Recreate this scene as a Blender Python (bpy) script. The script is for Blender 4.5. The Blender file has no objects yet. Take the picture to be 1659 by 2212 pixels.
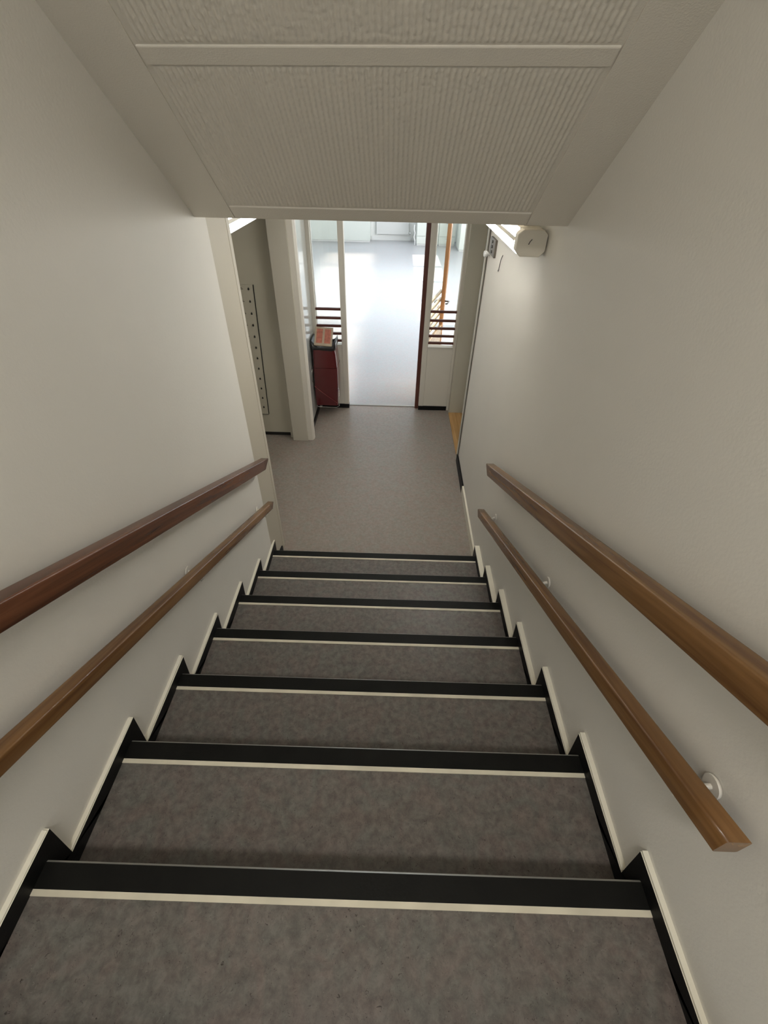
import bpy, bmesh, math, random
from mathutils import Vector, Matrix
random.seed(7)
sc = bpy.context.scene
C = sc.collection

# ------------------------------------------------------------------ camera
cam_d = bpy.data.cameras.new('camera')
cam_d.sensor_fit = 'HORIZONTAL'; cam_d.sensor_width = 36.0
cam_d.lens = 965.594 / 1659 * 36
cam_d.clip_start = 0.02; cam_d.clip_end = 200
cam = bpy.data.objects.new('camera', cam_d); C.objects.link(cam)
F = Vector((-0.00671315, 0.76608038, -0.64270972))
R = Vector((0.99956303, 0.02364317, 0.01774106))
U = Vector((-0.02878677, 0.64230978, 0.76590435))
m = Matrix((R, U, -F)).transposed().to_4x4()
m.translation = Vector((0.07763083, -0.25760061, 1.2738971))
cam.matrix_world = m
sc.camera = cam

# ------------------------------------------------------------------ world, lights, exposure
sc.view_settings.view_transform = 'Standard'
sc.view_settings.look = 'None'
sc.view_settings.gamma = 1.0
sc.view_settings.use_curve_mapping = False
sc.view_settings.exposure = 0.0
w = bpy.data.worlds.new('sky'); sc.world = w; w.use_nodes = True
w.node_tree.nodes['Background'].inputs[0].default_value = (0.62, 0.80, 1.0, 1)
w.node_tree.nodes['Background'].inputs[1].default_value = 1.6

SUN_T = 0.6415            # sideways travel of the sunbeam per metre of fall
sun_d = bpy.data.lights.new('sun', 'SUN'); sun_d.energy = 13.0; sun_d.angle = 0.012
sun_d.color = (1.0, 0.97, 0.92)
sun = bpy.data.objects.new('sun', sun_d); C.objects.link(sun)
sun.rotation_euler = Vector((SUN_T, 0, -1)).to_track_quat('-Z', 'Y').to_euler()

def area(name, loc, direction, sx, sy, energy, color, spread=180):
    d = bpy.data.lights.new(name, 'AREA'); d.shape = 'RECTANGLE'
    d.size = sx; d.size_y = sy; d.energy = energy; d.color = color
    d.spread = math.radians(spread)
    o = bpy.data.objects.new(name, d); C.objects.link(o)
    o.location = loc
    o.rotation_euler = Vector(direction).to_track_quat('-Z', 'Y').to_euler()
    return o
ZF = -1.028
CZ_FAR = 1.90             # ceiling of the sunny room
# daylight arriving through the sunny room's far window and side windows
area('daylight_far_window', (0, 14.70, 0.72), (0, -1, -0.12), 5.0, 1.5, 85, (0.88, 0.94, 1.0))
area('daylight_side_window', (3.12, 9.0, 0.72), (-1, 0, -0.3), 7.0, 1.3, 285, (0.97, 0.98, 1.0))
# stair fill from an added window, and the landing lamp, both behind the viewer
area('landing_window_fill', (0.0, -2.57, 1.45), (0, 1, -0.05), 1.15, 1.7, 9, (1.0, 0.985, 0.95))
area('landing_lamp_light', (0.0, -1.15, 2.55), (0.0, 0.0, -1), 0.6, 0.3, 25.0, (1.0, 0.965, 0.91))
area('hall_fill_light', (0.02, 3.05, 1.02), (0, 0, -1), 0.30, 0.30, 2.0, (1.0, 0.96, 0.90))  # fill for hall and lower steps from an added, unseen lamp
SKY = [(11.52, 12.79), (10.09, 11.35), (8.70, 9.93), (7.23, 8.53), (5.80, 7.07), (4.42, 5.64)]
for (a, b) in SKY:        # warm sky glow falling straight through each roof light
    area('roof_light_glow', (-1.03, (a + b) / 2, CZ_FAR - 0.02), (0, 0, -1), 1.15, b - a, 7, (1.0, 0.85, 0.66), 11)

# ------------------------------------------------------------------ materials
def new_mat(name):
    mt = bpy.data.materials.new(name); mt.use_nodes = True
    nt = mt.node_tree; b = nt.nodes['Principled BSDF']
    return mt, nt, b
def mat(name, col, rough=0.5, metal=0.0, bump=0.0, bscale=300.0, spec=0.5, var=0.0, vscale=3.0, emit=0.0, coat=0.0):
    mt, nt, b = new_mat(name)
    b.inputs['Base Color'].default_value = (*col, 1)
    b.inputs['Roughness'].default_value = rough
    b.inputs['Metallic'].default_value = metal
    b.inputs['Specular IOR Level'].default_value = spec
    b.inputs['Coat Weight'].default_value = coat
    tc = nt.nodes.new('ShaderNodeTexCoord')
    if bump:
        n = nt.nodes.new('ShaderNodeTexNoise'); n.inputs['Scale'].default_value = bscale
        n.inputs['Detail'].default_value = 3
        nt.links.new(tc.outputs['Object'], n.inputs['Vector'])
        bp = nt.nodes.new('ShaderNodeBump'); bp.inputs['Strength'].default_value = bump
        bp.inputs['Distance'].default_value = 0.002
        nt.links.new(n.outputs['Fac'], bp.inputs['Height'])
        nt.links.new(bp.outputs['Normal'], b.inputs['Normal'])
    if var:
        n2 = nt.nodes.new('ShaderNodeTexNoise'); n2.inputs['Scale'].default_value = vscale
        n2.inputs['Detail'].default_value = 4
        nt.links.new(tc.outputs['Object'], n2.inputs['Vector'])
        rp = nt.nodes.new('ShaderNodeValToRGB')
        rp.color_ramp.elements[0].position = 0.3; rp.color_ramp.elements[1].position = 0.7
        rp.color_ramp.elements[0].color = (*[c * (1 - var) for c in col], 1)
        rp.color_ramp.elements[1].color = (*[min(1, c * (1 + var)) for c in col], 1)
        nt.links.new(n2.outputs['Fac'], rp.inputs['Fac'])
        nt.links.new(rp.outputs['Color'], b.inputs['Base Color'])
    if emit:
        b.inputs['Emission Color'].default_value = (1, 1, 0.97, 1)
        b.inputs['Emission Strength'].default_value = emit
    return mt

def linoleum(name, dark, light, fleck, rough=0.4, spec=0.35):
    mt, nt, b = new_mat(name)
    L = nt.links.new
    tc = nt.nodes.new('ShaderNodeTexCoord')
    def noise(scale, detail=4, dist=0.0, rgh=0.55):
        n = nt.nodes.new('ShaderNodeTexNoise'); n.inputs['Scale'].default_value = scale
        n.inputs['Detail'].default_value = detail; n.inputs['Distortion'].default_value = dist
        n.inputs['Roughness'].default_value = rgh
        L(tc.outputs['Object'], n.inputs['Vector']); return n
    def ramp(src, p0, c0, p1, c1):
        r = nt.nodes.new('ShaderNodeValToRGB')
        r.color_ramp.elements[0].position = p0; r.color_ramp.elements[0].color = (*c0, 1)
        r.color_ramp.elements[1].position = p1; r.color_ramp.elements[1].color = (*c1, 1)
        L(src, r.inputs['Fac']); return r
    def mix(f, a, c, mode='MIX'):
        x = nt.nodes.new('ShaderNodeMix'); x.data_type = 'RGBA'; x.blend_type = mode
        if isinstance(f, float): x.inputs[0].default_value = f
        else: L(f, x.inputs[0])
        L(a, x.inputs[6])
        if isinstance(c, tuple): x.inputs[7].default_value = (*c, 1)
        else: L(c, x.inputs[7])
        return x.outputs[2]
    base = ramp(noise(48, 6, 0.3, 0.7).outputs['Fac'], 0.34, dark, 0.66, light)
    tint = ramp(noise(11, 3, 1.5).outputs['Color'], 0.38, (1.05, 0.95, 0.93), 0.62, (0.95, 1.02, 1.0))
    c = mix(0.8, base.outputs['Color'], tint.outputs['Color'], 'MULTIPLY')
    fl = ramp(noise(110, 3, 1.6, 0.75).outputs['Fac'], 0.63, (0, 0, 0), 0.69, (1, 1, 1))
    c = mix(fl.outputs['Color'], c, fleck)
    fl2 = ramp(noise(120, 2, 2.5, 0.6).outputs['Fac'], 0.27, (0.7, 0.7, 0.7), 0.33, (0, 0, 0))
    c = mix(fl2.outputs['Color'], c, tuple(min(1, x * 1.25) for x in light))
    L(c, b.inputs['Base Color'])
    b.inputs['Roughness'].default_value = rough
    b.inputs['Specular IOR Level'].default_value = spec
    bp = nt.nodes.new('ShaderNodeBump'); bp.inputs['Strength'].default_value = 0.12
    bp.inputs['Distance'].default_value = 0.001
    L(noise(120, 3).outputs['Fac'], bp.inputs['Height']); L(bp.outputs['Normal'], b.inputs['Normal'])
    return mt

def wood(name, dark, light, slope=0.0, rough=0.27, scale=1.0):
    mt, nt, b = new_mat(name); L = nt.links.new
    tc = nt.nodes.new('ShaderNodeTexCoord')
    mp = nt.nodes.new('ShaderNodeMapping')
    rt = nt.nodes.new('ShaderNodeMapping'); rt.inputs['Rotation'].default_value = (slope, 0, 0)
    L(tc.outputs['Object'], rt.inputs['Vector'])
    mp.inputs['Scale'].default_value = (45 * scale, 2.2 * scale, 45 * scale)
    L(rt.outputs['Vector'], mp.inputs['Vector'])
    n = nt.nodes.new('ShaderNodeTexNoise'); n.inputs['Scale'].default_value = 1.0
    n.inputs['Detail'].default_value = 5; n.inputs['Distortion'].default_value = 0.6
    L(mp.outputs['Vector'], n.inputs['Vector'])
    r = nt.nodes.new('ShaderNodeValToRGB')
    r.color_ramp.elements[0].position = 0.32; r.color_ramp.elements[0].color = (*dark, 1)
    r.color_ramp.elements[1].position = 0.68; r.color_ramp.elements[1].color = (*light, 1)
    L(n.outputs['Fac'], r.inputs['Fac']); L(r.outputs['Color'], b.inputs['Base Color'])
    b.inputs['Roughness'].default_value = rough
    return mt

def glass_mat(name, tint=(0.97, 0.98, 0.965), gloss=0.06):
    mt = bpy.data.materials.new(name); mt.use_nodes = True; nt = mt.node_tree
    nt.nodes.remove(nt.nodes['Principled BSDF'])
    t = nt.nodes.new('ShaderNodeBsdfTransparent'); t.inputs[0].default_value = (*tint, 1)
    g = nt.nodes.new('ShaderNodeBsdfGlossy'); g.inputs['Roughness'].default_value = 0.02
    mx = nt.nodes.new('ShaderNodeMixShader'); mx.inputs[0].default_value = gloss
    nt.links.new(t.outputs[0], mx.inputs[1]); nt.links.new(g.outputs[0], mx.inputs[2])
    nt.links.new(mx.outputs[0], nt.nodes['Material Output'].inputs[0])
    return mt

M = dict(
    wall=mat('wall_paint', (0.73, 0.70, 0.635), 0.62, bump=0.25, bscale=130, var=0.02, vscale=2.0, spec=0.3),
    soffit=mat('soffit_paint', (0.66, 0.61, 0.52), 0.7, bump=0.35, bscale=260, spec=0.25),
    trim=mat('trim_paint', (0.66, 0.62, 0.54), 0.4, bump=0.08, bscale=60),
    post=mat('cream_timber_shaded', (0.50, 0.455, 0.365), 0.45, bump=0.1, bscale=40),  # darker cream carries the shade at the end of the left wall
    column=mat('column_shaded_paint', (0.50, 0.465, 0.385), 0.42, bump=0.08, bscale=60),  # trim paint darkened so the colour holds the column's shade
    skirt_top=mat('skirting_top_paint', (0.78, 0.74, 0.62), 0.45),
    panel=mat('panel_paint', (0.50, 0.47, 0.38), 0.4, bump=0.1, bscale=40, var=0.03),
    gloss_panel=mat('glossy_white_panel', (0.72, 0.73, 0.70), 0.14, spec=0.8, coat=0.5, bump=0.1, bscale=8),
    black=mat('black_skirting', (0.004, 0.004, 0.004), 0.5, bump=0.15, bscale=200, spec=0.25),
    nosing=mat('black_nosing', (0.0045, 0.0045, 0.0035), 0.55, bump=0.2, bscale=150, var=0.3, vscale=15, spec=0.2),
    edge=mat('worn_edge_highlight', (0.32, 0.31, 0.28), 0.35, metal=0.5),  # pale tone paints the nosing edge highlight; also the metal threshold strip
    strip=mat('cream_strip', (0.66, 0.61, 0.48), 0.5, var=0.12, vscale=9),
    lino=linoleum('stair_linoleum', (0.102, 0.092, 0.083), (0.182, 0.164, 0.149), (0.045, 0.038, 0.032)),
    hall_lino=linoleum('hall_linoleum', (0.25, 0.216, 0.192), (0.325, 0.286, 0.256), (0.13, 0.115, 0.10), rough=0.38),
    room_lino=linoleum('room_vinyl', (0.33, 0.33, 0.345), (0.38, 0.38, 0.40), (0.33, 0.33, 0.36), rough=0.30, spec=0.3),
    rail_l=wood('mahogany_handrail', (0.060, 0.020, 0.009), (0.16, 0.060, 0.026), 0.44),
    rail_r=wood('oak_handrail', (0.105, 0.046, 0.014), (0.23, 0.115, 0.038), 0.44),
    brown=mat('brown_wood_bar', (0.10, 0.028, 0.018), 0.45),
    tan=wood('sunlit_tan_wood', (0.50, 0.32, 0.17), (0.70, 0.50, 0.30), 0.0),  # sunlit tone of the door leaf's brown wood put into the colour
    orange_wood=wood('orange_door_edge', (0.45, 0.18, 0.06), (0.62, 0.28, 0.10), 1.57),
    threshold=wood('oak_threshold', (0.40, 0.22, 0.08), (0.62, 0.38, 0.16), 0.0),
    white=mat('white_paint', (0.78, 0.78, 0.76), 0.4),
    room_wall=mat('room_wall_paint', (0.80, 0.80, 0.77), 0.6),
    cab=mat('cabinet_white', (0.72, 0.75, 0.70), 0.4),
    lamp=mat('lamp_cover', (0.9, 0.9, 0.88), 0.25, emit=10),
    lamp_r=mat('lamp_cover_bright', (0.9, 0.9, 0.88), 0.25, emit=50),
    lampbody=mat('lamp_end_plastic', (0.62, 0.57, 0.47), 0.45),
    steel=mat('steel', (0.62, 0.60, 0.58), 0.25, metal=1.0),
    darkmetal=mat('dark_metal', (0.09, 0.085, 0.08), 0.4, metal=0.7),
    red=mat('red_enamel', (0.085, 0.004, 0.007), 0.22, spec=0.6, coat=0.4),
    bag=mat('black_plastic_bag', (0.02, 0.019, 0.019), 0.28, bump=0.5, bscale=30),
    card=mat('carton_board', (0.40, 0.32, 0.23), 0.6, var=0.1, vscale=20),
    print=mat('red_print', (0.40, 0.13, 0.085), 0.55, var=0.25, vscale=40),
    dark=mat('dark_recess', (0.012, 0.011, 0.009), 0.7),
    plate=mat('brown_plate', (0.13, 0.11, 0.09), 0.4),
    chipped=mat('door_frame_paint', (0.60, 0.58, 0.50), 0.3, metal=0.0),
    glass=glass_mat('clear_glass'),
    bracket=mat('white_bracket', (0.74, 0.70, 0.62), 0.3),
)

# ------------------------------------------------------------------ mesh helpers
def box(bm, x0, x1, y0, y1, z0, z1, mi=0):
    vs = [bm.verts.new((x, y, z)) for x in (x0, x1) for y in (y0, y1) for z in (z0, z1)]
    fs = []
    for idx in ((0, 1, 3, 2), (4, 6, 7, 5), (0, 4, 5, 1), (2, 3, 7, 6), (0, 2, 6, 4), (1, 5, 7, 3)):
        f = bm.faces.new([vs[i] for i in idx]); f.material_index = mi; fs.append(f)
    return vs
def prism(bm, pts, axis, a, b, mi=0):
    """polygon in the plane normal to axis (0=x: pts are (y,z); 1=y: (x,z); 2=z: (x,y)), extruded a->b"""
    def P(p, v):
        return {0: (v, p[0], p[1]), 1: (p[0], v, p[1]), 2: (p[0], p[1], v)}[axis]
    A = [bm.verts.new(P(p, a)) for p in pts]; B = [bm.verts.new(P(p, b)) for p in pts]
    n = len(pts)
    bm.faces.new(A).material_index = mi; bm.faces.new(B[::-1]).material_index = mi
    for i in range(n):
        bm.faces.new((A[i], B[i], B[(i + 1) % n], A[(i + 1) % n])).material_index = mi
def tube(bm, pts, r, seg=10, mi=0):
    pts = [Vector(p) for p in pts]; rings = []
    up = None
    for i, p in enumerate(pts):
        d = (pts[min(i + 1, len(pts) - 1)] - pts[max(i - 1, 0)]).normalized()
        if up is None:
            up = Vector((0, 0, 1)) if abs(d.z) < 0.9 else Vector((1, 0, 0))
        s = d.cross(up).normalized(); up = s.cross(d).normalized()
        rings.append([bm.verts.new(p + (s * math.cos(t) + up * math.sin(t)) * r)
                      for t in [2 * math.pi * k / seg for k in range(seg)]])
    for i in range(len(rings) - 1):
        for k in range(seg):
            f = bm.faces.new((rings[i][k], rings[i][(k + 1) % seg], rings[i + 1][(k + 1) % seg], rings[i + 1][k]))
            f.material_index = mi; f.smooth = True
    bm.faces.new(rings[0][::-1]).material_index = mi; bm.faces.new(rings[-1]).material_index = mi
def bevel(bm, w, seg=2):
    bmesh.ops.bevel(bm, geom=bm.edges[:] + bm.verts[:], offset=w, segments=seg, affect='EDGES', profile=0.5, clamp_overlap=True)

def obj(name, bm, mats, parent=None, bev=0.0, seg=2, smooth=False):
    if bev: bevel(bm, bev, seg)
    bmesh.ops.recalc_face_normals(bm, faces=bm.faces[:])
    me = bpy.data.meshes.new(name); bm.to_mesh(me); bm.free()
    if not isinstance(mats, (list, tuple)): mats = [mats]
    for x in mats: me.materials.append(x)
    if smooth:
        for p in me.polygons: p.use_smooth = True
    o = bpy.data.objects.new(name, me); C.objects.link(o)
    if parent: o.parent = parent; o.matrix_parent_inverse = parent.matrix_world.inverted()
    return o
def empty(name, loc=(0, 0, 0), parent=None):
    o = bpy.data.objects.new(name, None); C.objects.link(o); o.location = loc
    o.empty_display_size = 0.1
    o.matrix_world = Matrix.Translation(loc)
    if parent: o.parent = parent; o.matrix_parent_inverse = parent.matrix_world.inverted()
    return o
def tag(o, label=None, cat=None, group=None, kind=None):
    if label: o['label'] = label
    if cat: o['category'] = cat
    if group: o['group'] = group
    if kind: o['kind'] = kind
    return o
def struct(name, bm, m_, parent=None, label=None, **k):
    o = obj(name, bm, m_, parent, **k)
    if parent is None: o['kind'] = 'structure'
    if label: o['label'] = label
    return o
def B(*a):
    bm = bmesh.new(); box(bm, *a); return bm

# ------------------------------------------------------------------ stair data (measured)
ST = [(-0.0036, -0.0060), (0.3184, -0.1423), (0.6243, -0.2886), (0.9373, -0.4418),
      (1.2510, -0.5880), (1.5607, -0.7365), (1.8772, -0.8807)]
LAND = (-0.316, 0.141)
WX = 0.675                      # skirting face
WL = -0.688                     # left wall plane
def XR(y): return 0.688 + 0.0095 * max(0.0, min(y, 3.29)) if y < 3.29 else 0.72

# ---- floors
bm = bmesh.new()
box(bm, -2.0, 0.722, ST[6][0] - 0.03, 4.345, ZF - 0.12, ZF)
struct('floor', bm, M['hall_lino'], label='grey linoleum hall floor at the foot of the stairs')
struct('floor', B(-3.4, 3.2, 4.345, 14.9, ZF - 0.12, ZF), M['room_lino'], label='shiny pale vinyl floor of the sunny room')
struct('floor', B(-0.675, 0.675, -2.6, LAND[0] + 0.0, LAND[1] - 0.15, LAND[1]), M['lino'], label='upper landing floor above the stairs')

# ---- side walls of the stair
top_z = 2.62
bm = bmesh.new()
prism(bm, [(WL, -2.6), (WL, 2.045), (-0.80, 2.045), (-0.80, -2.6)], 2, -1.35, top_z)
struct('wall_left', bm, M['wall'], label='left stairwell wall')
bm = bmesh.new()
prism(bm, [(XR(0), -2.6), (XR(0), 0.0), (0.719, 3.262), (0.84, 3.262), (0.84, -2.6)], 2, -1.35, top_z)
struct('wall_right', bm, M['wall'], label='right stairwell wall')
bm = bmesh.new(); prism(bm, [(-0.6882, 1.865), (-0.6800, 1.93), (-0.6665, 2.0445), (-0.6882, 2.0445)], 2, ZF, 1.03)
struct('trim_10', bm, M['post'], bev=0.0, label='cream timber reveal, darkened in colour for shade, tapering out at the end of the left stairwell wall')
# end post trim of the left wall and little black base
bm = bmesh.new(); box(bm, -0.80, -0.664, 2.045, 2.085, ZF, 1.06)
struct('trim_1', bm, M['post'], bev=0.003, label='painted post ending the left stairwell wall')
bm = bmesh.new(); prism(bm, [(-0.687, 1.925), (-0.672, 1.925), (-0.661, 2.02), (-0.672, 2.02)], 2, ZF, ZF + 0.05)
struct('baseboard_left_end', bm, M['black'])
# back wall of landing and the ceiling over the landing
bm = bmesh.new()
box(bm, -0.8, 0.84, -2.72, -2.6, -0.2, 0.55); box(bm, -0.8, 0.84, -2.72, -2.6, 2.35, top_z)
box(bm, -0.8, -0.60, -2.72, -2.6, 0.55, 2.35); box(bm, 0.60, 0.84, -2.72, -2.6, 0.55, 2.35)
struct('wall_back', bm, M['wall'])
wb = empty('window_9', (0, -2.66, 0.55)); wb['kind'] = 'structure'; wb['label'] = 'added unseen window in the back wall of the upper landing'  # unseen window put in to carry the stair fill
obj('glass_pane', B(-0.60, 0.60, -2.67, -2.665, 0.55, 2.35), M['glass'], wb)
obj('glazing_bar', B(-0.02, 0.02, -2.69, -2.64, 0.55, 2.35), M['white'], wb)

# ---- sloping soffit
pL = Vector((-0.675, 1.755, 1.030)); pR = Vector((0.700, 1.672, 1.040)); pU = Vector((-0.675, 1.20, 1.430))
nrm = (pU - pL).cross(pR - pL).normalized()
if nrm.z < 0: nrm = -nrm
def soff(x, y, off=0.0):
    # z on the soffit underside at x, y; off > 0 lowers it into the room
    z = pL.z - (nrm.x * (x - pL.x) + nrm.y * (y - pL.y)) / nrm.z
    v = Vector((x, y, z)) - nrm * off
    return v
def ys(x, t):       # t=0 at the lower edge, growing up the slope (in y)
    return pL.y + (pR.y - pL.y) * (x - pL.x) / (pR.x - pL.x) - t
ceil = empty('ceiling', (0, 1.0, 1.6)); ceil['kind'] = 'structure'; ceil['label'] = 'sloping white soffit over the stairs with ribbed panels'
def slope_slab(x0, x1, t0, t1, off, thick, m_, name, bev=0.0):
    bm = bmesh.new()
    q = [(x0, t0), (x1, t0), (x1, t1), (x0, t1)]
    A = [bm.verts.new(soff(x, ys(x, t), off)) for x, t in q]
    Bv = [bm.verts.new(soff(x, ys(x, t), off) + nrm * thick) for x, t in q]
    bm.faces.new(A); bm.faces.new(Bv[::-1])
    for i in range(4): bm.faces.new((A[i], Bv[i], Bv[(i + 1) % 4], A[(i + 1) % 4]))
    return obj(name, bm, m_, ceil, bev=bev)
slope_slab(-0.70, 0.715, -0.006, 2.35, 0.0, 0.10, M['soffit'], 'soffit_board')
# frame bands between the ribbed panels, 4 mm proud
XG0, XG1 = -0.532, 0.556
for (a, b, t0, t1, nm) in ((-0.70, XG0, 0.0, 2.3, 'side_band'), (XG1, 0.715, 0.0, 2.3, 'side_band'),
                           (XG0 + 0.002, XG1 - 0.002, 0.0, 0.058, 'cross_band'), (XG0 + 0.002, XG1 - 0.002, 0.508, 0.548, 'cross_band'),
                           (XG0 + 0.002, XG1 - 0.002, 1.45, 1.49, 'cross_band')):
    slope_slab(a, b, t0, t1, 0.0036, 0.008, M['soffit'], nm, bev=0.0034 if 'cross' in nm else 0.0010)
def ribbed(t0, t1, rows):
    bm = bmesh.new(); nrib = 74; per = 8
    n = nrib * per; x0, x1 = XG0 + 0.012, XG1 - 0.012
    grid = []
    ph = [random.uniform(0, 6.28) for _ in range(nrib + 1)]
    for j in range(rows + 1):
        t = t0 + (t1 - t0) * j / rows; row = []
        for i in range(n + 1):
            u = i / per; k = int(u) % nrib; f = u - int(u)
            e = min(1.0, min(i, n - i) / 6.0, min(j, rows - j) / 2.0)
            amp = 0.0030 * (0.85 + 0.2 * math.sin(t * 420 + ph[k]) + 0.15 * math.sin(t * 171 + 2 * ph[k]))
            h = amp * (0.5 - 0.5 * math.cos(2 * math.pi * f)) * e
            x = x0 + (x1 - x0) * i / n + 0.0004 * math.sin(t * 260 + ph[k] * 1.7)
            row.append(bm.verts.new(soff(x, ys(x, t), 0.0006 + h)))
        grid.append(row)
    for j in range(rows):
        for i in range(n):
            f = bm.faces.new((grid[j][i], grid[j][i + 1], grid[j + 1][i + 1], grid[j + 1][i])); f.smooth = True
    return obj('ribbed_panel', bm, M['soffit'], ceil)
ribbed(0.062, 0.505, 150)
ribbed(0.552, 1.10, 170)
# flat ceilings
struct('ceiling', B(-0.8, 0.84, -2.72, -0.28, 2.6, 2.70), M['soffit'], label='flat ceiling over the upper landing')
bm = bmesh.new(); prism(bm, [(-2.1, ys(-0.8, -0.022)), (0.95, ys(0.84, -0.022)), (0.95, 4.345), (-2.1, 4.345)], 2, 1.07, 1.18)
struct('ceiling', bm, M['soffit'], label='low flat ceiling of the hall')

# ---- staircase
stair = empty('staircase', (0, 0.9, ZF))
tag(stair, 'straight flight of seven grey linoleum steps with black nosings between two white walls', 'staircase')
prev = LAND
for k, (y, z) in enumerate(ST):
    yn = ST[k + 1][0] if k < 6 else None
    y0 = prev[0] - 0.02
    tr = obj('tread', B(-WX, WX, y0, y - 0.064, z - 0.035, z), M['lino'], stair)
    # nosing: top strap, rounded lip and front drop
    bm = bmesh.new()
    prism(bm, [(y - 0.052, z - 0.03), (y - 0.052, z + 0.0018), (y - 0.004, z + 0.0018), (y, z - 0.002),
               (y, z - 0.034), (y - 0.006, z - 0.040), (y - 0.014, z - 0.040), (y - 0.014, z - 0.03)], 0, -WX, WX)
    ns = obj('nosing', bm, M['nosing'], tr)
    bm = bmesh.new(); prism(bm, [(y - 0.0042, z + 0.0019), (y - 0.0010, z - 0.0006), (y + 0.0003, z - 0.0022), (y - 0.003, z - 0.001)], 0, -WX, WX)
    o = obj('worn_edge_highlight', bm, M['edge'], tr); o['label'] = 'thin pale worn front edge with its highlight in the colour'
    st = obj('nosing_strip', B(-WX, WX, y - 0.064, y - 0.052, z - 0.03, z + 0.0024), M['strip'], tr)
    st['label'] = 'cream strip behind the black nosing'
    # sloping riser under the nosing
    zl = ST[k + 1][1] if k < 6 else ZF
    bm = bmesh.new()
    prism(bm, [(y - 0.016, z - 0.03), (y - 0.026, zl - 0.03), (y - 0.046, zl - 0.03), (y - 0.036, z - 0.03)], 0, -WX, WX)
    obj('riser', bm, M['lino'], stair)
    prev = (y, z)
# landing nosing
y, z = LAND
bm = bmesh.new(); prism(bm, [(y - 0.0, z - 0.04), (y - 0.0, z + 0.002), (y + 0.014, z + 0.002), (y + 0.018, z - 0.002), (y + 0.018, z - 0.04)], 0, -WX, WX)
struct('trim_2', bm, M['nosing'], label='black nosing at the edge of the upper landing')
bm = bmesh.new(); prism(bm, [(y, z - 0.04), (y + 0.012, z - 0.04), (y + 0.002, ST[0][1]), (y - 0.010, ST[0][1])], 0, -WX, WX)
obj('riser', bm, M['lino'], stair)
# structural slab below
bm = bmesh.new()
prism(bm, [(-0.35, -0.02), (1.83, ZF - 0.02), (1.83, ZF - 0.1), (1.5, ZF - 0.1), (-0.35, -0.25)], 0, -WX + .002, WX - .002)
obj('underside_slab', bm, M['lino'], stair)

# ---- saw-tooth skirting on both walls
def skirting(sgn):
    top = [(-2.6, LAND[1] + 0.05), (LAND[0] + 0.045, LAND[1] + 0.05), (LAND[0] + 0.034, ST[0][1] + 0.05)]
    rnd = random.Random(3 + sgn)
    for k, (y, z) in enumerate(ST):
        j = rnd.uniform(-0.003, 0.003)
        top.append((y + 0.044 + j, z + 0.049 + j))
        zl = ST[k + 1][1] if k < 6 else ZF
        top.append((y + 0.032 + j, zl + (0.050 if k < 6 else 0.0)))
    bot = []
    for k in range(6, -1, -1):
        y, z = ST[k]
        bot.append((y - 0.018, (ST[k + 1][1] if k < 6 else ZF) - 0.03))
        bot.append((y - 0.018, z - 0.036))
    bot.append((LAND[0], ST[0][1] - 0.036)); bot.append((LAND[0], LAND[1] - 0.05)); bot.append((-2.6, LAND[1] - 0.05))
    bm = bmesh.new()
    a = sgn * WX
    for i in range(1):
        pts = top + bot
    V1 = [bm.verts.new((a, p[0], p[1])) for p in pts]
    V2 = [bm.verts.new((-0.692 if sgn < 0 else XR(p[0]) + 0.004, p[0], p[1])) for p in pts]
    f1 = bm.faces.new(V1); f2 = bm.faces.new(V2[::-1])
    n = len(pts)
    for i in range(n):
        f = bm.faces.new((V1[i], V2[i], V2[(i + 1) % n], V1[(i + 1) % n]))
        if i < len(top) - 1: f.material_index = 1
    bmesh.ops.triangulate(bm, faces=[f1, f2])
    return bm
struct('baseboard_left', skirting(-1), [M['black'], M['skirt_top']], label='black saw-tooth skirting along the left of the stairs')
struct('baseboard_right', skirting(1), [M['black'], M['skirt_top']], label='black saw-tooth skirting along the right of the stairs')
# raised painted bead just above the skirting, following each step
def beads(sgn):
    bm = bmesh.new()
    for k, (y, z) in enumerate(ST):
        py = ST[k - 1][0] if k else LAND[0]
        x0 = sgn * 0.6765; x1 = -0.694 if sgn < 0 else XR(y) + 0.006
        box(bm, min(x0, x1), max(x0, x1), py + 0.034, y + 0.043, z + 0.0485, z + 0.0555)
    return bm
struct('trim_3', beads(-1), M['skirt_top'], bev=0.0015, label='cream painted ledge on the left skirting')
struct('trim_4', beads(1), M['skirt_top'], bev=0.0015, label='cream painted ledge on the right skirting')
# hall skirting beyond the stairs, right
bm = bmesh.new(); prism(bm, [(0.700, 2.77), (0.705, 3.262), (0.722, 3.262), (0.716, 2.77)], 2, ZF, ZF + 0.075)
struct('baseboard_right_hall', bm, M['black'])
bm = bmesh.new(); prism(bm, [(0.694, 1.93), (0.700, 2.765), (0.716, 2.765), (0.708, 1.93)], 2, ZF, ZF + 0.075)
struct('trim_5', bm, M['skirt_top'], label='white painted skirting at the foot of the right wall')

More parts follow.
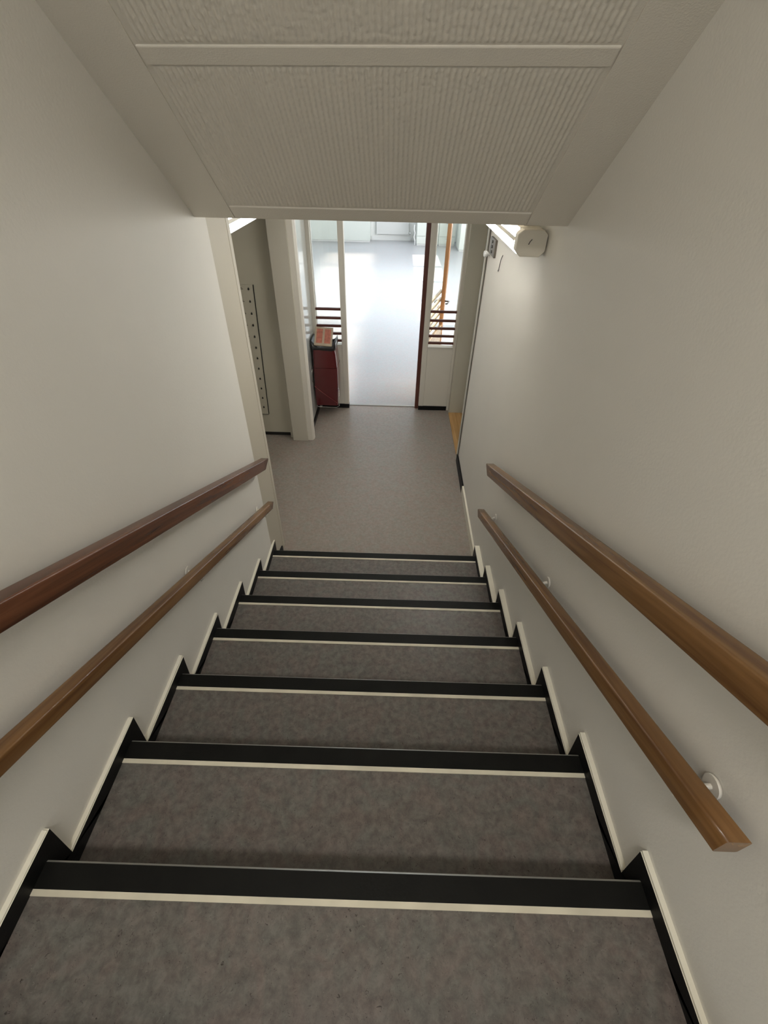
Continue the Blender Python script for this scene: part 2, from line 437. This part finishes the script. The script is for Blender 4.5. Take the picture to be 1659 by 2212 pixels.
# ------------------------------------------------------------------ handrails
def rail_bm(xf, xb, y0, y1, ztop, slope, h, cut):
    # prism with rounded edges; xf = face towards the stair, xb = wall side
    bm = bmesh.new()
    def zt(y): return ztop + slope * (0 - y)
    prof = []
    r = 0.0048; w = abs(xb - xf); s = 1 if xb > xf else -1
    for cx, cz, a0 in ((r, -r, 180), (w - r, -r, 90), (w - r, -h + r, 0), (r, -h + r, -90)):
        for q in range(5):
            a = math.radians(a0 - q * 22.5)
            prof.append((cx + r * math.cos(a), cz + r * math.sin(a)))
    N = 24; rings = []
    for j in range(N + 1):
        t = j / N; ring = []
        for (px, pz) in prof:
            ya = y0 + (y1 - y0) * t + (cut * (pz / h) if j == N else 0)
            ring.append(bm.verts.new((xf + s * px, ya, zt(ya) + pz)))
        rings.append(ring)
    n = len(prof)
    for j in range(N):
        for i in range(n):
            f = bm.faces.new((rings[j][i], rings[j][(i + 1) % n], rings[j + 1][(i + 1) % n], rings[j + 1][i])); f.smooth = True
    bm.faces.new(rings[0]); bm.faces.new(rings[-1][::-1])
    return bm
def handrail(label, sgn, y0, y1, ztop, slope, h, cut, xf, xb, mt, brackets, mark=True):
    r = empty('handrail', (sgn * xf, y1, ztop - slope * y1))
    tag(r, label, 'handrail', 'wall handrails along the stairs')
    obj('rail', rail_bm(sgn * xf, sgn * xb, y0, y1, ztop, slope, h, cut), mt, r)
    for yb in brackets:
        zb = ztop - slope * yb
        dz = 0.026 if h < 0.06 else 0.088
        wx = -0.688 if sgn < 0 else XR(yb)
        b = obj('bracket', bracket_bm(sgn, yb, zb, h, wx, (xf + xb) / 2 * sgn, dz), M['bracket'], r)
        bm = bmesh.new()
        tube(bm, [(wx - sgn * 0.001, yb, zb - dz), (wx - sgn * 0.007, yb, zb - dz)], 0.021, 20)
        obj('wall_rose', bm, M['bracket'], b)
    return r
def bracket_bm(sgn, y, z, h, wx, cx, dz=0.026):
    bm = bmesh.new()
    if h > 0.06:
        tube(bm, [(wx - sgn * 0.002, y, z - dz), (cx + sgn * 0.008, y, z - h - 0.004), (cx, y, z - h + 0.004)], 0.0055, 10)
        return bm
    tube(bm, [(wx - sgn * 0.002, y, z - dz), (wx - sgn * 0.014, y, z - dz - 0.002), (cx + sgn * 0.004, y, z - h - 0.030),
              (cx, y, z - h - 0.020), (cx, y, z - h + 0.002)], 0.0055, 10)
    return bm
handrail('dark reddish wooden handrail, the upper one on the left wall', -1, -0.60, 1.903, 0.7292, 0.4666, 0.063, 0.088, 0.615, 0.660, M['rail_l'], (-0.35, 0.70, 1.62))
handrail('thin brown wooden handrail, the lower one on the left wall', -1, -0.16, 1.862, 0.4226, 0.4666, 0.046, 0.040, 0.618, 0.655, M['rail_r'], (0.03, 0.90, 1.745))
handrail('thick golden brown wooden handrail, the upper one on the right wall', 1, -0.60, 1.814, 0.7376, 0.4584, 0.066, 0.074, 0.615, 0.660, M['rail_r'], (-0.35, 0.70, 1.62))
handrail('thin brown wooden handrail with a cut near end, the lower one on the right wall', 1, -0.045, 1.799, 0.4322, 0.4666, 0.050, 0.040, 0.615, 0.655, M['rail_r'], (0.06, 0.88, 1.70))

# ------------------------------------------------------------------ hall lamps
def batten(label, x0, x1, y0, y1, z0, z1, bright):
    r = empty('batten_lamp', ((x0 + x1) / 2, y0, z0)); tag(r, label, 'lamp', 'batten lamps under the hall ceiling')
    bm = bmesh.new(); box(bm, x0 + 0.012, x1 - 0.012, y0 + 0.05, y1 - 0.05, z1 - 0.022, z1)
    obj('housing', bm, M['lampbody'], r)
    # ridged translucent cover
    bm = bmesh.new(); h = z1 - 0.022 - z0
    s = 1 if bright > 0 else -1
    xa, xb = (x1, x0) if bright > 0 else (x0, x1)
    pr = [(xa, z1 - 0.022), (xa + 0.004 * s, z0 + h * 0.62), (xa - 0.004 * s, z0 + h * 0.55), (xa, z0 + h * 0.48), (xa - 0.004 * s, z0 + 0.010), (xa - 0.014 * s, z0),
          (xa - 0.018 * s, z0), (xa - 0.018 * s, z1 - 0.022)]
    prism(bm, pr, 1, y0 + 0.05, y1 - 0.05)
    obj('cover', bm, M['lamp' if bright > 0 else 'lamp_r'], r, bev=0.001)
    obj('wall_side_housing', B(min(xb, xa - 0.018 * s), max(xb, xa - 0.018 * s), y0 + 0.05, y1 - 0.05, z0, z1 - 0.022), M['lampbody'], r)
    xr = (x1, x1 + 0.004) if bright > 0 else (x0 - 0.004, x0)
    o = obj('cover_rib', B(xr[0], xr[1], y0 + 0.05, y1 - 0.05, z0 + 0.045, z0 + 0.062), M['lampbody'], r)
    for ya, yb in ((y0, y0 + 0.05), (y1 - 0.05, y1)):
        bm = bmesh.new(); c = 0.018
        prism(bm, [(x0 + c, z0 - 0.003), (x1 - c, z0 - 0.003), (x1 + 0.003, z0 + c), (x1 + 0.003, z1 - c), (x1 - c, z1), (x0 + c, z1), (x0 - 0.003, z1 - c), (x0 - 0.003, z0 + c)], 1, ya, yb)
        obj('end_cap', bm, M['lampbody'], r, bev=0.003)
    for yy in (y0 + 0.12, y1 - 0.12):
        obj('ceiling_mount', B((x0 + x1) / 2 - 0.02, (x0 + x1) / 2 + 0.02, yy - 0.02, yy + 0.02, z1, 1.06), M['lampbody'], r)
    return r
lr = batten('white batten lamp with beige end cap under the sloping soffit by the right wall', 0.582, 0.698, 1.872, 3.05, 0.903, 0.998, -1)
bm = bmesh.new(); tube(bm, [(0.628, 1.8715, 0.945), (0.632, 1.8705, 0.956), (0.639, 1.8705, 0.964)], 0.0014, 6)
o = obj('cap_scratch', bm, M['dark'], lr); o['label'] = 'short dark scratch on the end cap'
batten('white ridged batten lamp above the mail slots in the left recess', -0.81, -0.705, 2.12, 3.24, 0.902, 0.998, 1)

# ------------------------------------------------------------------ left recess: wall, door with key slots, column
d2 = empty('door_2', (-1.2, 3.62, ZF)); d2['kind'] = 'structure'; d2['label'] = 'grey panelled door in the left recess with a strip of mail slots'
bm = bmesh.new(); box(bm, -1.98, -0.895, 3.62, 3.66, ZF + 0.045, 1.06); obj('door_panel', bm, M['panel'], d2)
bm = bmesh.new(); box(bm, -1.98, -0.895, 3.640, 3.66, ZF, ZF + 0.045); obj('bottom_gap', bm, M['dark'], d2)
struct('wall_far_left', B(-2.0, -0.86, 3.66, 3.72, ZF, 1.06), M['wall'])
struct('wall_left_recess', B(-2.1, -1.98, 1.9, 3.72, ZF, 1.06), M['wall'])
struct('wall_near_recess', B(-2.1, -0.80, 1.9, 2.02, ZF, 1.06), M['wall'])
# slotted strip mounted on the panel
sp = empty('mail_slot_strip', (-1.15, 3.612, -0.22)); tag(sp, 'grey metal strip with a column of twelve dark keyholes on the left recess panel', 'mail slots')
bm = bmesh.new()
Ltop = (-1.045, 0.352); Lbot = (-1.085, -0.785)
prism(bm, [(-1.245, 0.352), Ltop, Lbot, (-1.285, -0.785)], 1, 3.611, 3.622)
obj('back_plate', bm, M['panel'], sp)
bm = bmesh.new(); prism(bm, [(Ltop[0] - 0.001, Ltop[1]), (Ltop[0] + 0.004, Ltop[1]), (Lbot[0] + 0.004, Lbot[1]), (Lbot[0] - 0.001, Lbot[1])], 1, 3.609, 3.622)
prism(bm, [(-1.285, -0.785), Lbot, (Lbot[0], -0.7885), (-1.285, -0.7885)], 1, 3.609, 3.622)
obj('shadow_gap', bm, M['dark'], sp)
for i in range(12):
    t = (i + 0.35) / 12.1
    z = 0.352 - t * 1.137 ; x = Ltop[0] + (Lbot[0] - Ltop[0]) * t - 0.038
    bm = bmesh.new(); tube(bm, [(x, 3.6115, z), (x, 3.608, z)], 0.0075, 12); tube(bm, [(x, 3.6115, z + 0.008), (x, 3.6085, z + 0.008)], 0.0045, 8)
    k = obj('keyhole', bm, M['dark'], sp)
    bm = bmesh.new(); box(bm, x - 0.085, x - 0.045, 3.6095, 3.6115, z - 0.002, z + 0.003); box(bm, x - 0.075, x - 0.05, 3.6095, 3.6115, z + 0.008, z + 0.011)
    obj('name_tab', bm, M['plate'], sp)
# column / door frame
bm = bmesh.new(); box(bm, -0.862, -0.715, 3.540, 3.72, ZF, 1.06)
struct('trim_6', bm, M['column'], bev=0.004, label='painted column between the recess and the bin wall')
bm = bmesh.new(); prism(bm, [(-0.715, 3.556), (-0.672, 3.556), (-0.659, 3.585), (-0.659, 3.62), (-0.70, 3.62), (-0.715, 3.62)], 2, ZF, 1.06)
struct('trim_7', bm, M['trim'], label='moulded architrave on the column edge')
struct('trim_8', B(-0.895, -0.862, 3.60, 3.64, ZF, 1.06), M['panel'], label='recessed jamb beside the column')
# side wall beside the bin (glossy board)
struct('wall_left_bin', B(-0.80, -0.705, 3.62, 4.262, ZF, 1.06), M['gloss_panel'])
bm = bmesh.new(); box(bm, -0.707, -0.694, 3.66, 4.262, ZF, ZF + 0.05)
struct('baseboard_left_bin', bm, M['black'])

# ------------------------------------------------------------------ glazed partition with doorway
Y0, Y1 = 4.262, 4.335
ZT = 1.06
part = empty('window_1', (0, 4.30, ZF)); part['kind'] = 'structure'; part['label'] = 'glazed timber partition between hall and sunny room'
def pp(name, a, m_='trim', bev=0.003): return obj(name, B(*a), M[m_], part, bev=bev)
pp('post', (-0.735, -0.668, Y0, Y1, ZF, ZT)); pp('post', (-0.425, -0.372, Y0, Y1, ZF + 0.045, ZT))
pp('post', (0.388, 0.440, Y0, Y1, ZF + 0.045, ZT)); pp('post', (0.694, 0.735, Y0, Y1, ZF, ZT))
GZ = -0.344
pp('lower_panel', (-0.668, -0.425, Y0 + 0.004, Y1, ZF + 0.045, GZ)); pp('lower_panel', (0.440, 0.694, Y0 + 0.004, Y1, ZF + 0.045, GZ))
pp('kick_board', (-0.668, -0.372, Y0 - 0.004, Y1 - 0.01, ZF, ZF + 0.045), 'black', 0); pp('kick_board', (0.388, 0.694, Y0 - 0.004, Y1 - 0.01, ZF, ZF + 0.045), 'black', 0)
pp('head_rail', (-0.668, 0.694, Y0, Y1, 0.99, ZT))
for (a, b) in ((-0.668, -0.425), (0.440, 0.694)):
    pp('glass_pane', (a, b, 4.312, 4.316, GZ, 0.99), 'glass', 0)
    pp('glazing_bead', (a, a + 0.006, 4.300, 4.330, GZ, 0.99), 'white', 0)
    pp('sill', (a, b, Y0 - 0.002, Y1, GZ, GZ + 0.006), 'trim', 0)
    for z in (-0.004, -0.086, -0.160, -0.233, -0.302):
        pp('guard_bar', (a, b, 4.272, 4.296, z - 0.011, z + 0.011), 'brown', 0.002)
pp('door_stop', (0.350, 0.388, 4.292, Y1 + 0.004, ZF, 0.99), 'brown', 0.002)
struct('trim_9', B(-0.372, 0.388, 4.325, 4.355, ZF, ZF + 0.006), M['edge'], label='pale metal threshold strip under the doorway')
# wall around the partition towards the sunny room
struct('wall_front', B(-3.4, -0.735, Y0, Y1 + 0.03, ZF, CZ_FAR), M['room_wall'])
struct('wall_front', B(0.735, 3.2, Y0, Y1 + 0.03, ZF, CZ_FAR), M['room_wall'])
struct('wall_front', B(-0.735, 0.735, Y0, Y1 + 0.03, ZT, CZ_FAR), M['room_wall'])

# open door leaf, hinged at the right post, seen through the side light
leaf = empty('door_1', (0.395, 4.345, ZF)); leaf['kind'] = 'structure'
leaf['label'] = 'open glazed wooden door swung into the sunny room'
def lbox(x0, x1, z0, z1, d0=0.0, d1=0.04):   # x along the leaf
    bm = bmesh.new(); box(bm, x0, x1, d0, d1, z0, z1); return bm
ang = math.atan2(5.06 - 4.345, 0.615 - 0.395)
LM = Matrix.Translation((0.400, 4.352, 0)) @ Matrix.Rotation(ang, 4, 'Z')
def lp(name, bm, m_, par=None, bev=0.0):
    bm.transform(LM); return obj(name, bm, M[m_], par or leaf, bev=bev)
LW = 0.745
lp('hinge_stile', lbox(0.0, 0.07, ZF + 0.008, 0.98, -0.04, 0.0), 'tan', bev=0.002)
lp('free_stile', lbox(LW - 0.055, LW, ZF + 0.008, 0.98, -0.04, 0.0), 'orange_wood', bev=0.002)
lp('lower_panel', lbox(0.07, LW - 0.055, ZF + 0.008, GZ, -0.035, -0.005), 'tan')
lp('top_rail', lbox(0.07, LW - 0.055, 0.90, 0.98, -0.04, 0.0), 'tan')
lp('glass_pane', lbox(0.07, LW - 0.055, GZ, 0.90, -0.022, -0.018), 'glass')
for z in (-0.004, -0.086, -0.160, -0.233, -0.302):
    lp('guard_bar', lbox(0.03, LW + 0.006, z - 0.014, z + 0.014, 0.002, 0.026), 'tan', bev=0.002)
for s, d in ((1, 0.0), (-1, -0.04)):
    bm = bmesh.new(); x = LW - 0.03
    tube(bm, [(x, d, -0.100), (x, d + s * 0.03, -0.100), (x - 0.02, d + s * 0.05, -0.095), (x - 0.11, d + s * 0.05, -0.095), (x - 0.125, d + s * 0.035, -0.095)], 0.008, 8)
    lp('door_handle', bm, 'darkmetal')

# ------------------------------------------------------------------ right-hand doorway in the hall
d3 = empty('door_3', (0.8, 3.75, ZF)); d3['kind'] = 'structure'; d3['label'] = 'doorway in the right hall wall with an oak threshold'
obj('threshold', B(0.716, 0.865, 3.285, 4.195, ZF, ZF + 0.012), M['threshold'], d3, bev=0.003)
obj('far_jamb', B(0.718, 0.90, 4.195, 4.262, ZF, 1.06), M['panel'], d3, bev=0.002)
obj('near_jamb', B(0.716, 0.90, 3.262, 3.285, ZF, 1.06), M['chipped'], d3)
obj('leaf', B(0.865, 0.90, 3.285, 4.195, ZF + 0.006, 1.06), M['white'], d3)
bm = bmesh.new(); box(bm, 0.706, 0.718, 3.255, 3.285, ZF, 1.06)
obj('architrave', bm, M['chipped'], d3, bev=0.003)
bm = bmesh.new(); box(bm, 0.711, 0.717, 3.236, 3.2545, ZF, 1.06)
obj('seam_gap', bm, M['plate'], d3)

# switch plate, knob, hook on the right wall
sw = empty('switch_plate', (0.715, 3.06, 0.70)); tag(sw, 'brown triple switch plate high on the right hall wall by the doorway', 'switch')
obj('plate', B(0.702, 0.7165, 2.955, 3.125, 0.698, 0.795), M['plate'], sw, bev=0.003)
for z in (0.720, 0.748, 0.776):
    bm = bmesh.new(); tube(bm, [(0.704, 3.04, z), (0.696, 3.04, z)], 0.009, 12); obj('toggle', bm, M['darkmetal'], sw)
bm = bmesh.new()
for i, (xx, rr) in enumerate(((0.717, 0.012), (0.705, 0.010), (0.698, 0.019), (0.685, 0.022), (0.677, 0.014))):
    ring = [bm.verts.new((xx, 3.17 + rr * math.cos(a), 0.685 + rr * math.sin(a))) for a in [2 * math.pi * k / 16 for k in range(16)]]
    if i:
        for k in range(16): bm.faces.new((last[k], last[(k + 1) % 16], ring[(k + 1) % 16], ring[k])).smooth = True
    else: bm.faces.new(ring[::-1])
    last = ring
bm.faces.new(last)
kn = obj('wall_knob', bm, M['white']); tag(kn, 'small round white knob on the right wall below the switch plate', 'knob')
bm = bmesh.new()
pts = [(0.7125, 2.73, 0.755), (0.704, 2.72, 0.735), (0.700, 2.715, 0.705), (0.702, 2.73, 0.675), (0.708, 2.77, 0.662), (0.7125, 2.80, 0.662)]
tube(bm, pts, 0.0022, 8)
tag(obj('wire_hook', bm, M['darkmetal']), 'thin curled wire hook on the right wall under the batten lamp', 'hook')

# ------------------------------------------------------------------ red bin with bag and carton
bn = empty('waste_bin', (-0.57, 4.1, -0.90)); tag(bn, 'tall dark red enamel waste bin hung on the left of the doorway', 'bin')
def loft(bm, rings, mi=0, cap0=True, cap1=True):
    R_ = [[bm.verts.new(p) for p in r] for r in rings]
    for a, b in zip(R_, R_[1:]):
        n = len(a)
        for i in range(n): bm.faces.new((a[i], a[(i + 1) % n], b[(i + 1) % n], b[i])).material_index = mi
    if cap0: bm.faces.new(R_[0][::-1]).material_index = mi
    if cap1: bm.faces.new(R_[-1]).material_index = mi
def rrect(x0, x1, y0, y1, z, r=0.018, n=4):
    out = []
    for cx, cy, a0 in ((x1 - r, y1 - r, 0), (x0 + r, y1 - r, 90), (x0 + r, y0 + r, 180), (x1 - r, y0 + r, 270)):
        for q in range(n + 1):
            a = math.radians(a0 + 90 * q / n); out.append((cx + r * math.cos(a), cy + r * math.sin(a), z))
    return out
bm = bmesh.new()
loft(bm, [rrect(-0.702 + .012, -0.462, 4.00, 4.225, -0.873), rrect(-0.690, -0.452, 3.993, 4.232, -0.66), rrect(-0.688, -0.450, 3.99, 4.235, -0.477)])
obj('lower_body', bm, M['red'], bn)
bm = bmesh.new()
loft(bm, [rrect(-0.686, -0.452, 3.992, 4.233, -0.474), rrect(-0.682, -0.462, 4.0, 4.225, -0.35), rrect(-0.678, -0.470, 4.005, 4.22, -0.285)])
obj('upper_body', bm, M['red'], bn)
bm = bmesh.new()
tube(bm, [(-0.690, 4.01, -0.46), (-0.697, 3.965, -0.50), (-0.699, 3.950, -0.60), (-0.695, 3.99, -0.62)], 0.003, 8)
tube(bm, [(-0.455, 4.05, -0.70), (-0.444, 3.985, -0.74), (-0.446, 3.97, -0.86), (-0.475, 3.985, -0.885), (-0.66, 3.985, -0.885), (-0.690, 3.985, -0.87)], 0.003, 8)
obj('wire_frame', bm, M['steel'], bn)
bm = bmesh.new(); tube(bm, [(-0.690, 3.988, -0.66), (-0.60, 3.986, -0.735), (-0.462, 3.992, -0.845)], 0.0022, 8)  # thin raised red line across the bin front
o = obj('front_line', bm, mat('dull_red_line', (0.30, 0.05, 0.05), 0.4), bn); o['label'] = 'thin pinkish line slanting across the front'
# crumpled bag collar
bm = bmesh.new(); rings = []
for j, (z, g) in enumerate(((-0.306, 0.003), (-0.298, 0.008), (-0.288, 0.014), (-0.278, 0.016), (-0.270, 0.004), (-0.276, -0.020), (-0.283, -0.030))):
    r = rrect(-0.678 - g, -0.470 + g, 4.005 - g, 4.22 + g * 0.4, z, 0.03, 5)
    rr = []
    for i, p in enumerate(r):
        side = min(1, max(0, abs(p[0] + 0.574) - 0.088) * 28)
        lift = 0.075 * side if j in (3, 4, 5) else 0
        rr.append((p[0] + random.uniform(-.004, .004), p[1] + random.uniform(-.004, .004), p[2] + lift + random.uniform(-.005, .005)))
    rings.append(rr)
loft(bm, rings, cap0=False)
tag(obj('bin_bag', bm, M['bag'], smooth=True), 'crumpled black plastic bag folded over the rim of the red bin', 'bag')
# carton leaning on the top of the bin
ct = empty('carton', (-0.58, 4.03, -0.22)); tag(ct, 'flat tan carton with red printed panels lying on the red bin', 'carton')
CM = Matrix.Translation((-0.580, 4.012, -0.262)) @ Matrix.Rotation(math.radians(3), 4, 'Y') @ Matrix.Rotation(math.radians(46), 4, 'X')
bm = B(-0.085, 0.085, 0.0, 0.185, -0.025, 0.0); bm.transform(CM); obj('carton_body', bm, M['card'], ct, bev=0.003)
bm = bmesh.new()
for x0, x1 in ((-0.068, -0.010), (0.010, 0.068)):
    box(bm, x0, x1, 0.025, 0.165, 0.0002, 0.0012)
bm.transform(CM); obj('red_print', bm, M['print'], ct)


# ------------------------------------------------------------------ sunny room
struct('wall_left_room', B(-3.5, -3.4, Y0, 14.9, ZF, CZ_FAR), M['room_wall'])
# right wall with a band of windows
bm = bmesh.new()
box(bm, 3.2, 3.3, Y0, 14.9, ZF, 0.02); box(bm, 3.2, 3.3, Y0, 14.9, 1.45, CZ_FAR)
for y in (4.262, 6.6, 8.6, 10.6, 12.6, 14.6): box(bm, 3.2, 3.3, y, y + 0.3, 0.02, 1.45)
struct('wall_right_room', bm, M['room_wall'])
for i, y in enumerate((4.562, 6.9, 8.9, 10.9, 12.9)):
    y2 = (6.6, 8.6, 10.6, 12.6, 14.6)[i]
    wd = empty('window_%d' % (i + 3), (3.25, y, 0.02)); wd['kind'] = 'structure'
    obj('glass_pane', B(3.245, 3.25, y, y2, 0.02, 1.45), M['glass'], wd)
# far wall
bm = bmesh.new()
box(bm, -3.4, 3.2, 14.8, 14.9, ZF, -0.05); box(bm, -3.4, 3.2, 14.8, 14.9, 1.5, CZ_FAR)
box(bm, -3.4, -2.6, 14.8, 14.9, -0.05, 1.5); box(bm, 2.6, 3.2, 14.8, 14.9, -0.05, 1.5)
struct('wall_far_room', bm, M['room_wall'])
wd = empty('window_2', (0, 14.84, -0.05)); wd['kind'] = 'structure'; wd['label'] = 'wide window in the far wall of the sunny room'
for x in (-2.6, -1.3, 0.0, 1.3, 2.54): obj('window_frame', B(x, x + 0.06, 14.81, 14.87, -0.05, 1.5), M['white'], wd)
obj('glass_pane', B(-2.6, 2.6, 14.84, 14.845, -0.05, 1.5), M['glass'], wd)
obj('window_sill', B(-2.65, 2.65, 14.74, 14.80, -0.09, -0.05), M['white'], wd)
# ceiling with roof lights
bm = bmesh.new(); xa, xb = -1.355, -0.700
box(bm, -3.4, xa, Y1 + 0.03, 14.8, CZ_FAR, CZ_FAR + 0.03); box(bm, xb, 3.2, Y1 + 0.03, 14.8, CZ_FAR, CZ_FAR + 0.03)
edges = [Y1 + 0.03] + [v for ab in sorted(SKY) for v in ab] + [14.8]
for a, b in zip(edges[::2], edges[1::2]): box(bm, xa, xb, a, b, CZ_FAR, CZ_FAR + 0.03)
struct('ceiling', bm, M['room_wall'], label='white ceiling of the sunny room with a row of roof lights')

def cabinet(label, x0, x1, y0, y1, z1, doors, group='white cabinets along the far wall', drawers=None, plinth=0.03):
    r = empty('cabinet', ((x0 + x1) / 2, y0, ZF)); tag(r, label, 'cabinet', group)
    obj('carcass', B(x0, x1, y0 + 0.02, y1, ZF + plinth, z1), M['cab'], r)
    obj('plinth', B(x0 + 0.01, x1 - 0.005, y0 + 0.012, y1, ZF, ZF + plinth), M['white'], r)
    n = doors
    for i in range(n):
        a = x0 + (x1 - x0) * i / n; b = x0 + (x1 - x0) * (i + 1) / n
        if drawers:
            zz = [ZF + plinth] + drawers + [z1]
            for za, zb in zip(zz, zz[1:]):
                d = obj('drawer', B(a + 0.004, b - 0.004, y0, y0 + 0.02, za + 0.006, zb - 0.006), M['cab'], r, bev=0.003)
                bm = bmesh.new(); tube(bm, [((a + b) / 2 - 0.05, y0 - 0.015, zb - 0.05), ((a + b) / 2 + 0.05, y0 - 0.015, zb - 0.05)], 0.005, 8); obj('handle', bm, M['steel'], d)
        else:
            d = obj('door', B(a + 0.004, b - 0.004, y0, y0 + 0.02, ZF + plinth + 0.004, z1 - 0.006), M['cab'], r, bev=0.003)
            bm = bmesh.new(); tube(bm, [(b - 0.05, y0 - 0.015, z1 - 0.10), (b - 0.05, y0 - 0.015, z1 - 0.2)], 0.005, 8); obj('handle', bm, M['steel'], d)
    return r
cabinet('white cabinet with plain doors left of the radiator at the far wall', -1.50, -0.63, 14.40, 14.79, -0.12, 1)
cabinet('white cabinet at the far wall seen through the left side glass', -2.40, -1.505, 14.40, 14.79, -0.12, 1)
cabinet('white drawer cabinet right of the radiator behind the door post', 0.68, 1.28, 14.10, 14.79, -0.12, 1, drawers=[-0.806, -0.45])
cabinet('white drawer cabinet at the far wall seen through the right side glass', 1.285, 1.74, 14.10, 14.79, -0.12, 1, drawers=[-0.806, -0.45])
cabinet('white cabinet projecting furthest into the room at the far right', 1.78, 2.60, 13.37, 14.09, -0.12, 1)
rd = empty('radiator', (0, 14.70, -0.87)); tag(rd, 'white ribbed panel radiator low on the far wall beyond the doorway', 'radiator')
bm = bmesh.new(); box(bm, -0.455, 0.462, 14.72, 14.765, -0.865, -0.28)
for i in range(30): box(bm, -0.44 + i * 0.030, -0.44 + i * 0.030 + 0.016, 14.71, 14.72, -0.84, -0.30)
obj('panel', bm, M['white'], rd)
bm = bmesh.new(); tube(bm, [(0.47, 14.74, -0.83), (0.52, 14.74, -0.83), (0.53, 14.74, -0.86), (0.53, 14.74, -1.0), (0.53, 14.74, ZF)], 0.012, 8)
obj('feed_pipe', bm, M['white'], rd)
bm = bmesh.new(); tube(bm, [(0.485, 14.70, -0.83), (0.535, 14.70, -0.83)], 0.022, 12); obj('valve', bm, M['white'], rd)
for x in (-0.40, 0.40): obj('wall_bracket', B(x - 0.015, x + 0.015, 14.765, 14.795, -0.8, -0.35), M['white'], rd)
bm = bmesh.new(); tube(bm, [(0.615, 14.2, -0.55), (0.60, 14.16, -0.65), (0.63, 14.14, -0.74), (0.605, 14.12, -0.84), (0.635, 14.10, -0.92), (0.63, 14.08, ZF)], 0.014, 8)
tube(bm, [(0.615, 14.2, -0.55), (0.615, 14.2, -0.2)], 0.014, 8)
tag(obj('heating_pipe', bm, M['white']), 'white wavy heating pipe beside the drawer cabinet near the radiator', 'pipe')
struct('baseboard_far_room', B(-0.60, 0.60, 14.785, 14.80, ZF, ZF + 0.10), M['white'])

# landing lamp body behind the viewer
ll = empty('landing_lamp', (0, -1.15, 2.6)); tag(ll, 'white ceiling lamp over the upper landing', 'lamp')
obj('lamp_base', B(-0.32, 0.32, -1.32, -0.98, 2.575, 2.60), M['white'], ll, bev=0.004)

# unseen hall ceiling lamp, added to brighten the lower steps and hall
hl = empty('added_ceiling_lamp', (0.02, 3.05, 1.07)); tag(hl, 'added unseen round white ceiling lamp over the hall floor', 'lamp')
bm = bmesh.new(); tube(bm, [(0.02, 3.05, 1.069), (0.02, 3.05, 1.03)], 0.16, 32); obj('lamp_base', bm, M['white'], hl)
